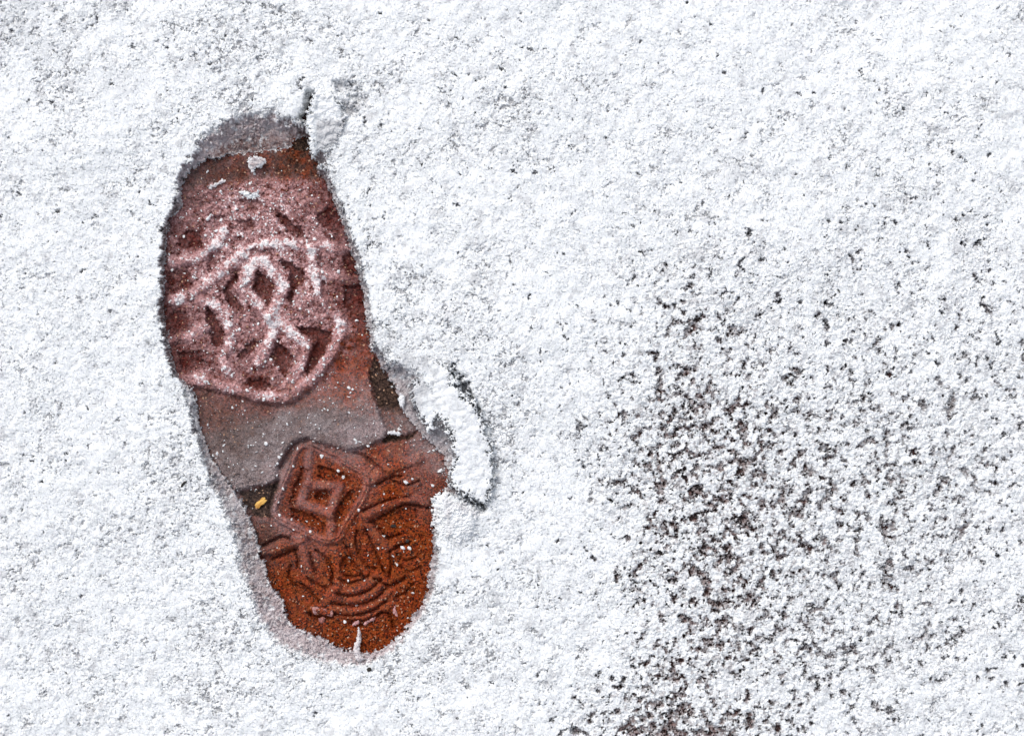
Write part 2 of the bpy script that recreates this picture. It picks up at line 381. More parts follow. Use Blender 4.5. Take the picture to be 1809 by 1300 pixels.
# -- frost, slush, soil, maroon by inverse distance from noted spots: u v frost slush soil maroon
SPOTS = np.array([
 (340,310,.10,.15,.2,.7),(345,345,.15,.1,.2,1),(380,300,.06,.05,.4,.7),(420,305,.04,0,.45,.5),(470,280,.06,.05,.3,.3),(520,280,0,0,.35,.1),(555,290,.02,0,.5,.3),(390,318,.08,0,.3,.3),(500,300,.02,0,.15,.15),(540,302,.03,0,.3,.15),
 (365,345,.40,0,0,1),(400,335,.50,0,0,1),(440,335,.62,0,0,.8),(485,335,.58,0,0,.7),(530,330,.45,0,0,.7),(560,340,.22,0,0,.9),(580,335,.15,0,0,1),
 (330,380,.30,0,0,1),(380,380,.50,0,0,1),(410,365,.62,0,0,1),(500,355,.5,0,0,1),(545,390,.45,0,0,1),(580,375,.10,0,0,1),(310,410,.22,0,0,1),(340,425,.12,0,0,1),(375,425,.60,0,0,1),(420,415,.55,0,0,1),(470,410,.55,0,0,1),(520,430,.6,0,0,1),(565,430,.45,0,0,1),(600,420,.16,0,0,1),
 (310,460,.45,0,0,1),(350,470,.6,0,0,1),(300,500,.18,0,0,1),(325,500,.15,0,0,1),(350,490,.62,0,0,1),(385,480,.6,0,0,1),(430,460,.7,0,0,1),(495,470,.7,0,0,1),(550,470,.65,0,0,1),(590,470,.35,0,0,1),(620,470,.08,0,0,1),(560,505,.75,0,0,.8),(600,500,.15,0,0,1),(630,520,.05,0,0,1),
 (320,525,.6,0,0,1),(310,560,.10,0,0,1),(335,555,.45,0,0,1),(300,600,.18,0,0,1),(350,590,.45,0,0,1),(400,560,.62,0,0,1),(410,600,.5,0,0,1),(450,570,.5,0,0,1),(490,570,.85,0,0,.6),(530,555,.5,0,0,1),(570,560,.55,0,0,1),(600,575,.72,0,0,.6),(595,540,.25,0,0,.9),(630,560,.06,0,0,.8),(635,600,.08,0,0,.5),
 (320,640,.10,0,0,1),(360,630,.35,0,0,1),(400,640,.45,0,0,1),(440,640,.5,0,0,1),(520,600,.6,0,0,.8),(560,620,.2,0,0,.8),(520,650,.5,0,0,.8),(575,635,.4,0,0,.6),(450,670,.2,0,0,.9),(350,668,.45,0,0,.9),(400,680,.5,0,0,.8),(470,698,.48,0,0,.6),(540,672,.42,0,0,.4),(600,610,.35,0,0,.3),
 (600,640,.03,.04,0,.1),(640,650,.10,.05,0,.2),(610,690,.12,.2,0,.1),(650,690,.12,.35,0,.2),(360,697,.03,.2,.35,.5),(410,712,.05,.15,.2,.6),(470,722,.06,.2,.25,.7),(540,706,.06,.35,0,.3),(590,715,.03,.6,0,.2),(640,725,.03,.75,0,0),
 (665,755,.15,.95,0,0),(620,770,.12,1,0,0),(560,750,.03,.85,.1,0),(500,745,.03,.75,.15,0),(450,745,.02,.4,.55,.2),(400,745,.03,.2,.75,.2),(365,740,.06,.2,.65,.2),(365,780,.04,.45,.4,0),(410,780,.02,.3,.65,0),(450,785,.02,.65,.2,0),(490,790,.04,.85,.1,0),(400,820,.02,.5,.45,0),(440,820,.02,.75,.1,0),(475,835,.1,.9,0,0),(425,855,.05,.8,.1,0),(385,830,.05,.75,.1,0),
 (508,800,.05,.3,.4,.3),(540,790,.05,.40,.1,.4),(500,840,.10,.50,0,.5),(484,900,.12,.50,.1,.4),(505,925,.15,.30,0,.2),(545,945,.10,.10,0,0),(590,805,.08,.25,0,.2),(640,845,.10,.12,0,0),(560,850,.06,.08,0,.1),(530,835,.08,.15,.1,.4),(560,900,.10,.05,0,0),
 (660,800,.02,.05,0,.2),(705,790,.05,.1,.1,.2),(735,775,.06,.5,.1,.3),(765,790,.05,.75,.05,.2),(780,825,.06,.5,.05,.3),(740,815,.08,.25,0,.2),(700,830,.02,.02,0,0),(750,850,.06,.10,.05,.2),(775,860,.03,.05,.25,.2),(690,870,0,0,0,0),
 (470,945,.02,.15,.6,.2),(500,975,.02,.02,.1,.1),(620,930,.02,0,0,0),(700,930,0,0,0,0),(740,960,0,0,.05,0),(500,1030,0,0,.1,0),(600,1000,0,0,0,0),(680,1000,0,0,0,0),(740,1040,0,0,.05,0),(560,1060,.02,0,0,0),(640,1060,.02,.02,0,0),(700,1090,0,0,.05,0),(540,1100,.02,0,.1,0),(600,1120,0,0,.05,0),(660,1130,0,0,.05,0)])
wF = window(np.array(INNER), 30)
uf, vf = UU[wF], VV[wF]
acc = np.zeros(uf.shape + (4,)); ws = np.zeros(uf.shape)
for s in SPOTS:
    w_ = 1.0 / (((uf - s[0]) ** 2 + (vf - s[1]) ** 2) + 60.0) ** 1.7
    ws += w_; acc += w_[..., None] * s[2:]
acc /= ws[..., None]
frost = np.zeros_like(H); slush = np.zeros_like(H); soil = np.zeros_like(H); maroon = np.zeros_like(H)
frost[wF], slush[wF], soil[wF], maroon[wF] = acc[..., 0], acc[..., 1], acc[..., 2], acc[..., 3]

FORE = [(312,350),(362,326),(423,317),(479,314),(535,312),(578,322),(604,395),(628,480),(640,520),(650,600),(610,612),(575,648),(545,684),(515,708),(489,714),(440,706),(387,692),(331,682),(306,655),(292,600),(288,500),(294,410)]
dF = dist(FORE, True, 60) + 2 * e2
fore = 1 - sm(dF, -4, 6)
F += 5.0 * fore

# forefoot ribs: frame, ring round the middle diamond, star arms, side bars
R = {}
R['rim_ridge'] = ridge([(322,668),(355,674),(387,682),(440,696),(489,703),(515,697),(545,672),(572,640),(592,606),(601,578),(590,552),(572,530),(560,505),(553,470),(549,440)], 11, 6)
R['ring_ridge'] = ridge([(455,453),(502,505),(473,558),(422,507)], 10, 5, True, False)
R['star_ridge'] = ridge([(424,450),(388,478),(362,500),(330,522),(296,530)], 9, 4)
R['star_ridge.a'] = ridge([(474,558),(484,580),(470,610),(455,640)], 9, 5)
R['star_ridge.b'] = ridge([(478,562),(510,585),(540,612),(528,650),(505,680)], 9, 4)
R['star_ridge.c'] = ridge([(352,530),(392,552),(405,600),(392,630),(400,655)], 9, 4)
R['star_ridge.d'] = ridge([(424,450),(462,432),(520,428),(552,440)], 9, 4)
R['side_bar'] = ridge([(300,462),(340,455),(380,430),(395,405)], 9, 4)
R['side_bar.a'] = ridge([(300,600),(340,590),(362,575)], 8, 3)
R['side_bar.b'] = ridge([(566,430),(600,440),(618,440)], 8, 3)
R['side_bar.c'] = ridge([(560,485),(600,490),(634,495)], 7, 2.5)
PITS = {}
for nm, pts, h in (
    ('diamond_pit', [(455,474),(484,504),(472,538),(442,508)], 8),
    ('diamond_pit.a', [(489,600),(514,630),(503,664),(474,632)], 8),
    ('chevron_pit', [(414,484),(420,492),(404,512),(430,545),(426,553),(404,541),(388,512)], 7),
    ('chevron_pit.a', [(488,456),(512,462),(537,480),(534,497),(520,510),(511,536),(505,528),(512,500),(508,482)], 8),
    ('chevron_pit.b', [(522,577),(550,577),(586,585),(582,604),(566,632),(541,666),(535,656),(546,622),(558,600),(532,590)], 8),
    ('curved_pit', [(362,541),(374,548),(386,572),(394,590),(390,606),(380,616),(370,608),(369,582),(362,560)], 8),
    ('leaf_pit', [(484,369),(500,380),(528,402),(542,421),(524,420),(505,408),(490,388)], 7),
    ('side_pit', [(563,487),(572,494),(578,520),(590,548),(580,546),(566,524)], 6),
    ('side_pit.a', [(292,556),(316,545),(332,556),(330,580),(312,598),(296,588)], 3),
    ('side_pit.b', [(292,482),(312,472),(336,480),(326,506),(306,518),(292,512)], 3),
    ('side_pit.c', [(312,418),(330,404),(352,412),(358,430),(336,444),(314,436)], 3),
    ('side_pit.d', [(575,365),(596,372),(606,402),(598,412),(572,404),(556,384)], 5),
    ('side_pit.e', [(608,440),(622,446),(632,485),(620,486),(604,462)], 5),
    ('side_pit.f', [(606,505),(634,505),(644,548),(620,556),(604,535)], 6),
    ('side_pit.g', [(310,620),(345,622),(362,640),(350,656),(320,652)], 5),
    ('groove_pit', [(446,596),(456,604),(442,622),(425,636),(416,630),(430,612)], 5),
    ('groove_pit.a', [(432,672),(460,668),(476,680),(468,690),(440,684)], 5),
    ('groove_pit.b', [(410,480),(420,470),(424,476),(412,500)], 3),
    ('dent_pit', [(422,352),(446,348),(464,360),(456,372),(436,372)], 4),
    ('dent_pit.a', [(412,390),(440,384),(452,400),(430,408)], 5),
    ('dent_pit.b', [(376,380),(396,378),(400,394),(384,400)], 4),
    ('dent_pit.c', [(370,440),(386,438),(388,462),(374,476),(362,478)], 5),
    ('dent_pit.d', [(430,442),(450,436),(470,442),(462,452),(440,456)], 4)):
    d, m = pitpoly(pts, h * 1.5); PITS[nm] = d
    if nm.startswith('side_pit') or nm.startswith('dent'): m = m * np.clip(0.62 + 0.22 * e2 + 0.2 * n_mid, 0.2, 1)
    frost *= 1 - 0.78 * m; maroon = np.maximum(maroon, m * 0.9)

# toe band and grey arch plate
soil = np.where(VV < 335, np.maximum(soil, np.clip(0.62 + 0.22 * e2, 0, .9) * (1 - fore)), soil)
frost *= 1 + 0.3 * (1 - sm(VV, 420, 480)) * sm(VV, 318, 330)
ARCH = [(338,690),(387,696),(440,714),(489,722),(525,714),(560,692),(590,665),(620,640),(652,652),(659,701),(669,727),(682,762),(681,774),(669,779),(649,790),(611,797),(575,787),(542,776),(519,785),(503,802),(491,828),(487,850),(468,858),(440,862),(415,868),(384,832),(366,798),(350,762),(344,717)]
dA = dist(ARCH, True, 60) + 0.7 * e1 + 0.3 * e3
arch = 1 - sm(dA, -5, 3)
F += 8.0 * arch * (0.45 + 0.55 * sm(VV - 0.35 * (560 - UU), 690, 760))
soil = np.maximum(soil, 0.92 * arch * sm(VV - 0.22 * (560 - UU) * (UU < 560) + 0.25 * (560 - UU) * (UU > 560), 700, 730))
SOIL = [(416,870),(440,864),(470,858),(491,850),(490,866),(483,878),(478,900),(478,914),(462,916),(443,914),(430,897)]
dS = dist(SOIL, True, 40) + 1.2 * e1
ms = 1 - sm(dS, -4, 4); F -= 5 * ms
soil = np.maximum(soil, ms); slush *= 1 - 0.9 * ms; frost *= 1 - 0.8 * ms
STRIP = [(651,650),(660,628),(675,652),(697,681),(710,722),(728,750),(736,764),(712,770),(686,764),(683,758),(669,727),(659,701),(652,670)]
dT = dist(STRIP, True, 40) + 1.2 * e1
mt = 1 - sm(dT, -3, 3); F -= 3 * mt
lowst = sm(VV, 715, 745)
soil = np.maximum(soil, mt * (1 - 0.75 * lowst)); slush = slush * (1 - mt) + mt * 0.55 * lowst; frost *= 1 - 0.8 * mt
HOLLOW = [(510,262),(514,252),(522,243),(534,238),(546,236),(551,256),(553,270),(540,268),(526,263)]
mh = 1 - sm(dist(HOLLOW, True, 40) + 1.8 * e1, -4, 4); F -= 6 * mh; soil = np.maximum(soil, mh); frost *= 1 - mh  # hollow beside the flap: its shade is painted in with the black soil colour
VOID = [(683,764),(712,771),(736,763),(730,776),(705,780),(672,784)]
mv = 1 - sm(dist(VOID, True, 30) + 1.0 * e1, -3, 3); F -= 8 * mv; soil = np.maximum(soil, mv); slush *= 1 - mv; frost *= 1 - mv  # black under the icy edge is shade, painted with the soil colour

# heel ribs
R['diamond_ridge'] = ridge([(541,787),(597,812),(636,834),(648,852),(640,880),(612,925),(598,950),(583,957),(560,952),(520,933),(487,915),(481,902),(488,880),(508,830),(522,796)], 6.0, 3.6, True)
R['inner_diamond_ridge'] = ridge([(540,858),(598,860),(582,908),(530,890)], 9, 5, True, False)
R['inner_diamond_ridge.a'] = ridge([(545,800),(542,830),(543,855)], 7, 3)
R['inner_diamond_ridge.b'] = ridge([(582,908),(585,930),(582,952)], 8, 4)
R['bar_ridge'] = ridge([(652,851),(672,838),(700,824),(740,812)], 8, 4)
R['bar_ridge.a'] = ridge([(644,912),(676,898),(708,886),(730,884),(752,890)], 7.5, 5)
R['bar_ridge.b'] = ridge([(462,976),(486,970),(510,960),(536,950)], 8, 5)
R['bar_ridge.c'] = ridge([(640,915),(655,935),(672,958),(690,975)], 7, 2)
R['bar_ridge.d'] = ridge([(532,965),(536,990),(542,1015)], 9, 3)
R['bar_ridge.e'] = ridge([(590,975),(598,1000),(594,1035),(572,1065)], 8, 3)
R['arc_ridge'] = ridge([(594,1040),(618,1046),(648,1036),(664,1020)], 5, 2.5)
R['arc_ridge.a'] = ridge([(588,1058),(620,1062),(655,1052),(676,1032)], 5, 2.5)
R['arc_ridge.b'] = ridge([(585,1076),(622,1082),(660,1070),(688,1048)], 5, 2.5)
R['arc_ridge.c'] = ridge([(560,1080),(610,1095),(660,1090),(690,1070)], 6, 3)
for pts, w, h in (
    ([(493,826),(506,806),(520,786),(538,779)], 4.5, 5), ([(487,850),(476,885),(474,905),(482,922)], 3, 2),
    ([(553,792),(600,818),(632,838)], 2.0, 1.5),
    ([(641,904),(676,888),(712,880),(724,878)], 2.2, 4), ([(654,924),(684,908),(710,893),(730,893),(757,898)], 2.4, 4.5),
    ([(655,922),(670,938),(686,952),(705,946)], 2.2, 4), ([(629,940),(627,962),(634,984),(650,1004),(662,1006)], 2.2, 4),
    ([(646,938),(658,966),(668,992),(678,1012)], 2.2, 4), ([(687,976),(706,966),(724,958)], 2.4, 4.5), ([(687,976),(690,1000),(686,1020)], 2.2, 3),
    ([(664,857),(690,845),(708,842)], 2.2, 4), ([(680,836),(662,822),(640,806),(624,800)], 2.4, 3.5),
    ([(462,966),(486,954),(500,950),(514,956)], 2.6, 4.5), ([(478,990),(510,976),(522,972)], 2.4, 4), ([(519,976),(524,990),(523,1004)], 2.4, 4),
    ([(546,979),(550,996),(557,1014)], 2.2, 4), ([(556,974),(574,988),(584,1008),(586,1034)], 2.4, 4),
    ([(602,1008),(604,992),(614,986),(628,1004),(642,1020)], 2.2, 4), ([(600,1012),(614,1020),(634,1018)], 2.2, 3.5),
    ([(598,1024),(612,1032),(640,1026),(652,1016)], 2.0, 3), ([(660,1024),(684,1036),(700,1032),(716,1022)], 2.4, 4),
    ([(530,1032),(545,1046),(564,1066)], 2.4, 4),
    ([(592,1050),(618,1055),(650,1045),(672,1026)], 1.8, 3), ([(586,1068),(620,1073),(658,1062),(684,1040)], 1.8, 3), ([(590,1088),(622,1090),(655,1082),(680,1064)], 1.8, 3),
    ([(512,1000),(508,1018),(520,1036),(534,1042)], 2.0, 3.5), ([(604,960),(616,975),(622,996)], 2.0, 3), ([(700,980),(716,992),(736,985)], 2.0, 3), ([(706,1002),(722,1012),(742,1004)], 2.0, 2.5),
    ([(540,1020),(556,1034),(574,1040)], 2.0, 3), ([(690,850),(716,858),(740,850)], 2.0, 3), ([(700,1056),(716,1048),(730,1032)], 2.0, 3), ([(586,1084),(614,1098),(650,1096),(672,1084)], 2.2, 3.5),
    ([(662,1094),(676,1084),(690,1092),(694,1112)], 2.4, 4), ([(545,1086),(556,1094),(586,1092)], 3.0, 5), ([(618,1104),(640,1106),(656,1100)], 3.0, 4)):
    groove(pts, w * 1.15, h * 2.6)
for nm, pts, h in (
    ('band_pit', [(557,822),(575,828),(606,838),(622,850),(618,862),(590,856),(562,842)], 5),
    ('band_pit.a', [(612,872),(622,866),(622,880),(604,908),(592,924),(586,912),(596,892)], 5),
    ('band_pit.b', [(512,900),(530,902),(560,916),(574,930),(570,940),(548,930),(514,914)], 5),
    ('band_pit.c', [(532,826),(544,832),(538,848),(528,870),(516,892),(506,890),(516,864)], 4),
    ('centre_pit', [(560,866),(574,866),(580,876),(574,886),(560,886),(554,876)], 6),
    ('pentagon_pit', [(657,924),(690,910),(712,898),(738,902),(738,918),(722,944),(688,951),(672,938)], 3),
    ('leaf_pit.a', [(631,944),(642,942),(654,966),(662,1000),(648,998),(634,978)], 2.5),
    ('triangle_pit', [(606,1006),(610,990),(620,992),(634,1014),(618,1016)], 2.5)):
    d, m = pitpoly(pts, h * 1.9, 4); PITS[nm] = d
    frost *= 1 - 0.6 * m; slush *= 1 - 0.6 * m

g_a = fnoise(31, 2.6, 9, 0.4); g_b = fnoise(32, 9, 40, 1.0)
heelness = sm(VV, 800, 860)
onrib0 = np.exp(-(np.minimum.reduce([R[k] for k in R]) / 9) ** 4)
F += (0.35 + 0.25 * fore + 0.35 * heelness * (1 - onrib0)) * g_a + (0.45 + 0.45 * fore) * g_b
F = np.maximum(F, 0.6)
# frost lies in broken clumps, whiter on the ribs
fn = 0.55 * fnoise(33, 3, 24, 0.8) + 0.35 * g_a
ribs = np.minimum.reduce([R[k] for k in R])
onrib = np.exp(-(ribs / 9) ** 4)
big = fnoise(35, 14, 70, 0.7)
frost = np.where(VV < 745, frost * (0.74 + 0.76 * onrib) * (1 + 0.24 * big), frost) + frost * 0.52 * fn
spark = sm(fnoise(36, 1.6, 8, 0.3) + 0.45 * big, 1.55, 2.15) * sm(frost, 0.12, 0.5)
frost = np.maximum(frost, 0.97 * spark)
F += 1.2 * spark
DIA = 1 - sm(dist(spline([(541,787),(597,812),(636,834),(648,852),(640,880),(612,925),(598,950),(583,957),(560,952),(520,933),(487,915),(481,902),(488,880),(508,830),(522,796)], True), True, 40), -4, 3)
frost *= 1 - 0.75 * DIA * (1 - onrib); slush *= 1 - DIA * (0.85 - 0.5 * onrib * (1 - sm(UU + VV * 0.6, 1060, 1150)))
frost += 0.05 * onrib * DIA + 0.03 * onrib * heelness * (0.8 + 0.3 * g_a)
frost = np.clip(frost, 0, 0.95)
F -= 3.0 * np.exp(-(R['diamond_ridge'] / 1.6) ** 2)
slush = np.clip(slush * (1 + 0.16 * fnoise(34, 6, 60, 0.8) + 0.10 * fnoise(37, 40, 160, 0.8)), 0, 1)
blob = sm(fnoise(38, 5, 14, 0.2), 2.5, 3.0) * arch * (VV > 705)
frost = np.maximum(frost, 0.75 * blob); F += 1.5 * blob

# ------------------------------------------------------------------ walls between the snow and the floor
inside = So < 0
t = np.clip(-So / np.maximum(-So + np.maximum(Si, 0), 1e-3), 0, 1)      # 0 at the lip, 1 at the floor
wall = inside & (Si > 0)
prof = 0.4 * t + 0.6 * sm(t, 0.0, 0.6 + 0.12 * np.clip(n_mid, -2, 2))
lip = TOP - 4 + 1.6 * n_cl + 1.0 * n_fine
shelf = 6 * (1 - sm(UU, 380, 420) * (1 - sm(VV, 290, 330))) + 9 * sm(VV, 840, 900) + 6 * sm(430 - UU, 20, 80) * (1 - sm(VV, 300, 340))
fringe = np.exp(-(np.maximum(Si, 0) / 3.0) ** 2) * sm(-So + np.maximum(Si, 0), 9, 16) * (1 - 0.8 * sm(UU, 400, 440) * (1 - sm(VV, 290, 330)))
rough_ = 0.35 + 0.65 * sm(n_mid + 0.5 * n_pat, -0.6, 1.2)
Zw = lip * (1 - prof) + (F + shelf) * prof + (1.3 * n_cl + 0.8 * n_fine) * np.minimum(t * 3, 1) * rough_ + 2.0 * fringe * sm(t, .5, .9)
Z = np.where(inside, np.where(Si > 0, Zw, F), H)
edge = sm(So, 0, 9)
Z = np.where(~inside, H * edge + (np.maximum(H, TOP - 9 + 1.5 * n_cl)) * (1 - edge), Z)
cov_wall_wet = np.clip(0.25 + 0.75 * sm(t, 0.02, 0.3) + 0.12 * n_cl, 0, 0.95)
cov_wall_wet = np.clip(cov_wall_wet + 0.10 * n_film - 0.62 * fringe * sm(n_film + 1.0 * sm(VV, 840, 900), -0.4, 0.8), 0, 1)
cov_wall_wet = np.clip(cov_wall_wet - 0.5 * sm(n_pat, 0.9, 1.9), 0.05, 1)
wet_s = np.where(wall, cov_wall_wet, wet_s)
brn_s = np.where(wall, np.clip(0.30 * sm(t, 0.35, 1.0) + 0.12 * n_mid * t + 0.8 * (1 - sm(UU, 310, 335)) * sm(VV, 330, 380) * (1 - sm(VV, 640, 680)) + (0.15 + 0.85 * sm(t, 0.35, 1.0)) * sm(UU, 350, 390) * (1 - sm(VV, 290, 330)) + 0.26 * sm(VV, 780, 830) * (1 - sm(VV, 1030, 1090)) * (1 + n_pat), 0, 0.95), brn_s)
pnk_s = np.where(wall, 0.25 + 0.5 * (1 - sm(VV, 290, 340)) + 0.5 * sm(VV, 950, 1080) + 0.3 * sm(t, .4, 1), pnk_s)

# the ragged surface is also pushed sideways, so lumps overhang
jx = 0.55 * STEP * fnoise(41, 3.5, 14, 0.5); jy = 0.55 * STEP * fnoise(42, 3.5, 14, 0.5)
X, Y = world_xy(UU + jx, VV + jy)
P = np.stack([X, Y, Z * K], -1)
FC = grid_faces(NV, NU)
def cell(a): return a[:-1, :-1]
cin = cell(inside); csi = cell(Si)
c_wall = cin & (csi > 0); c_floor = cin & (csi <= 0); c_snow = ~cin
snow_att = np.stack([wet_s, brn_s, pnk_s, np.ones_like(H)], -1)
floor_att = np.stack([frost, slush, soil, maroon], -1)

# ------------------------------------------------------------------ ground and snow
def ring_sheet(xs, ys):
    nu, nv = len(xs), len(ys)
    XX, YY = np.meshgrid(xs, ys)
    return XX, YY, grid_faces(nv, nu)
g = np.concatenate([-np.geomspace(200, 0.5, 30), np.linspace(-0.4, 0.4, 9), np.geomspace(0.5, 200, 30)])
GX, GY, GF = ring_sheet(g, -g)
g = np.unique(np.concatenate([g[np.abs(g) > 0.45], np.arange(-0.44, 0.441, 0.0035)]))
GX, GY, GF = ring_sheet(g, g[::-1])
gi = np.clip(np.round((GX / K + UC - U0) / STEP).astype(int), 0, NU - 1); gj = np.clip(np.round((-GY / K + VC - V0) / STEP).astype(int), 0, NV - 1)
GH = GZ[gj, gi] * np.clip(1 - (np.maximum(np.abs(GX) - 0.30, 0) + np.maximum(np.abs(GY) - 0.22, 0)) / 0.1, 0, 1)
go = mesh_obj("ground", np.stack([GX, GY, GH * K], -1).reshape(-1, 3), GF.reshape(-1, 4), ground_mat)
tag(go, "dark wet reddish grit showing through the gaps in the snow", "ground", kind="structure")

# snow: fine sheet in view (without the print), coarser sheet round it, out to the far field
fs = FC[c_snow]; idx, inv = np.unique(fs, return_inverse=True)
co1 = P.reshape(-1, 3)[idx]; f1 = inv.reshape(-1, 4); a1 = snow_att.reshape(-1, 4)[idx]
cs = 6.0
cu = np.arange(-1300, 3110, cs); cv = np.arange(-1300, 2610, cs)
CU, CV = np.meshgrid(cu, cv)
shp = CU.shape
cfn = fnoise(52, 10, 60, 0.9, shp, cs); cpt = fnoise(53, 9, 40, .7, shp, cs)
out = np.maximum(np.maximum(U0 - CU, CU - U1), np.maximum(V0 - CV, CV - V1))
CZ = TOP + (2.5 * fnoise(51, 200, 1200, 1.5, shp, cs) + 0.9 * cfn - 3.0 * sm(cpt, 1.5, 2.4)) * sm(out, 0, 60) - 3.5 * (1 - sm(out, -18, 10))
cwet = np.clip(0.10 + 0.42 * sm(cfn, -0.2, 1.8) + 0.5 * sm(cpt, 1.3, 2.1), 0, 1)
cx, cy = world_xy(CU, CV)
cf = grid_faces(*shp)
keep = ~((CU[:-1, :-1] > U0 + 18) & (CU[:-1, :-1] + cs < U1 - 18) & (CV[:-1, :-1] > V0 + 18) & (CV[:-1, :-1] + cs < V1 - 18))
f2 = cf[keep]; idx, inv = np.unique(f2, return_inverse=True)
co2 = np.stack([cx, cy, CZ * K], -1).reshape(-1, 3)[idx]; f2 = inv.reshape(-1, 4) + len(co1)
a2 = np.zeros((len(co2), 4)); a2[:, 3] = 1; a2[:, 0] = cwet.ravel()[idx]
xl, yl = 0.64, 0.57
fx = np.concatenate([-np.geomspace(200, xl, 26), np.linspace(-xl, xl, 9)[1:-1], np.geomspace(xl, 200, 26)])
fy = np.concatenate([-np.geomspace(200, yl, 26), np.linspace(-yl, yl, 9)[1:-1], np.geomspace(yl, 200, 26)])[::-1]
FX, FY, FF = ring_sheet(fx, fy)
keep = ~((np.abs(FX[:-1, :-1] + FX[1:, 1:]) / 2 < xl - 1e-4) & (np.abs(FY[:-1, :-1] + FY[1:, 1:]) / 2 < yl - 1e-4))
co3 = np.stack([FX, FY, np.full_like(FX, (TOP - 3) * K)], -1).reshape(-1, 3)
f3 = FF[keep] + len(co1) + len(co2); a3 = np.zeros((len(co3), 4)); a3[:, 3] = 1
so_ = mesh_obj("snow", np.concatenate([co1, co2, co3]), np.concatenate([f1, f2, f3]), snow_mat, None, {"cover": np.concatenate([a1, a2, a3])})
tag(so_, "crumbly white snow cover, thin and speckled with dark gaps at lower right", "snow", kind="stuff")

# ------------------------------------------------------------------ the boot print and its parts
bp = bpy.data.objects.new("boot_print", None); scene.collection.objects.link(bp)
bp.empty_display_size = 0.05
tag(bp, "reddish brown boot print pressed through the snow, tread pattern showing in toe and heel", "boot print")

hs = cell(VV)
cf_arch = c_floor & (cell(dA) < 1) & ~(cell(dS) < -1)
cf_soil = c_floor & ~cf_arch & ((cell(dS) < 1) | (cell(dT) < 1))
cf_fore = c_floor & ~cf_arch & ~cf_soil & (cell(dF) < 1) & (hs < 720)
cf_heel = c_floor & ~cf_arch & ~cf_soil & ~cf_fore & (hs > 745)
cf_toe = c_floor & ~cf_arch & ~cf_soil & ~cf_fore & ~cf_heel
used = np.zeros_like(cf_fore)
subs = []
for nm, d in list(PITS.items()):
    own = 'heel' if float(VV[np.unravel_index(np.argmin(d), d.shape)]) > 745 else 'fore'
    m = (cf_heel if own == 'heel' else cf_fore) & (cell(d) < 0) & ~used
    used |= m; subs.append((nm.split('.')[0], own, m))
for nm, d in list(R.items()):
    wd = 4.5 if nm.startswith('arc') else 8.0
    j = np.unravel_index(np.argmin(d), d.shape)
    own = 'heel' if VV[j] > 745 else 'fore'
    m = (cf_heel if own == 'heel' else cf_fore) & (cell(d) < wd) & ~used
    used |= m; subs.append((nm.split('.')[0], own, m))
fore_o = cells_obj("forefoot_tread", cf_fore & ~used, P, FC, floor_mat, bp, floor_att)
heel_o = cells_obj("heel_tread", cf_heel & ~used, P, FC, floor_mat, bp, floor_att)
fore_o["label"] = "frosted pinkish forefoot tread"; heel_o["label"] = "bare red brown heel tread"
for nm, own, m in subs:
    cells_obj(nm, m, P, FC, floor_mat, fore_o if own == 'fore' else heel_o, floor_att)
o = cells_obj("arch_slush", cf_arch, P, FC, floor_mat, bp, floor_att); o["label"] = "smooth grey frozen slush under the arch"
for zone in (cell(UU) < 580, cell(UU) >= 580):
    cells_obj("soil_patch", cf_soil & zone, P, FC, floor_mat, bp, floor_att)
cells_obj("toe_floor", cf_toe, P, FC, floor_mat, bp, floor_att)
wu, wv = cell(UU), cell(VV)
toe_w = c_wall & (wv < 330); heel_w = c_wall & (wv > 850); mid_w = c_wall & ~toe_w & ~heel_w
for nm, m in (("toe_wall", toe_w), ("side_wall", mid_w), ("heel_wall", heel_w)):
    cells_obj(nm, m, P, FC, snow_mat, bp, snow_att)

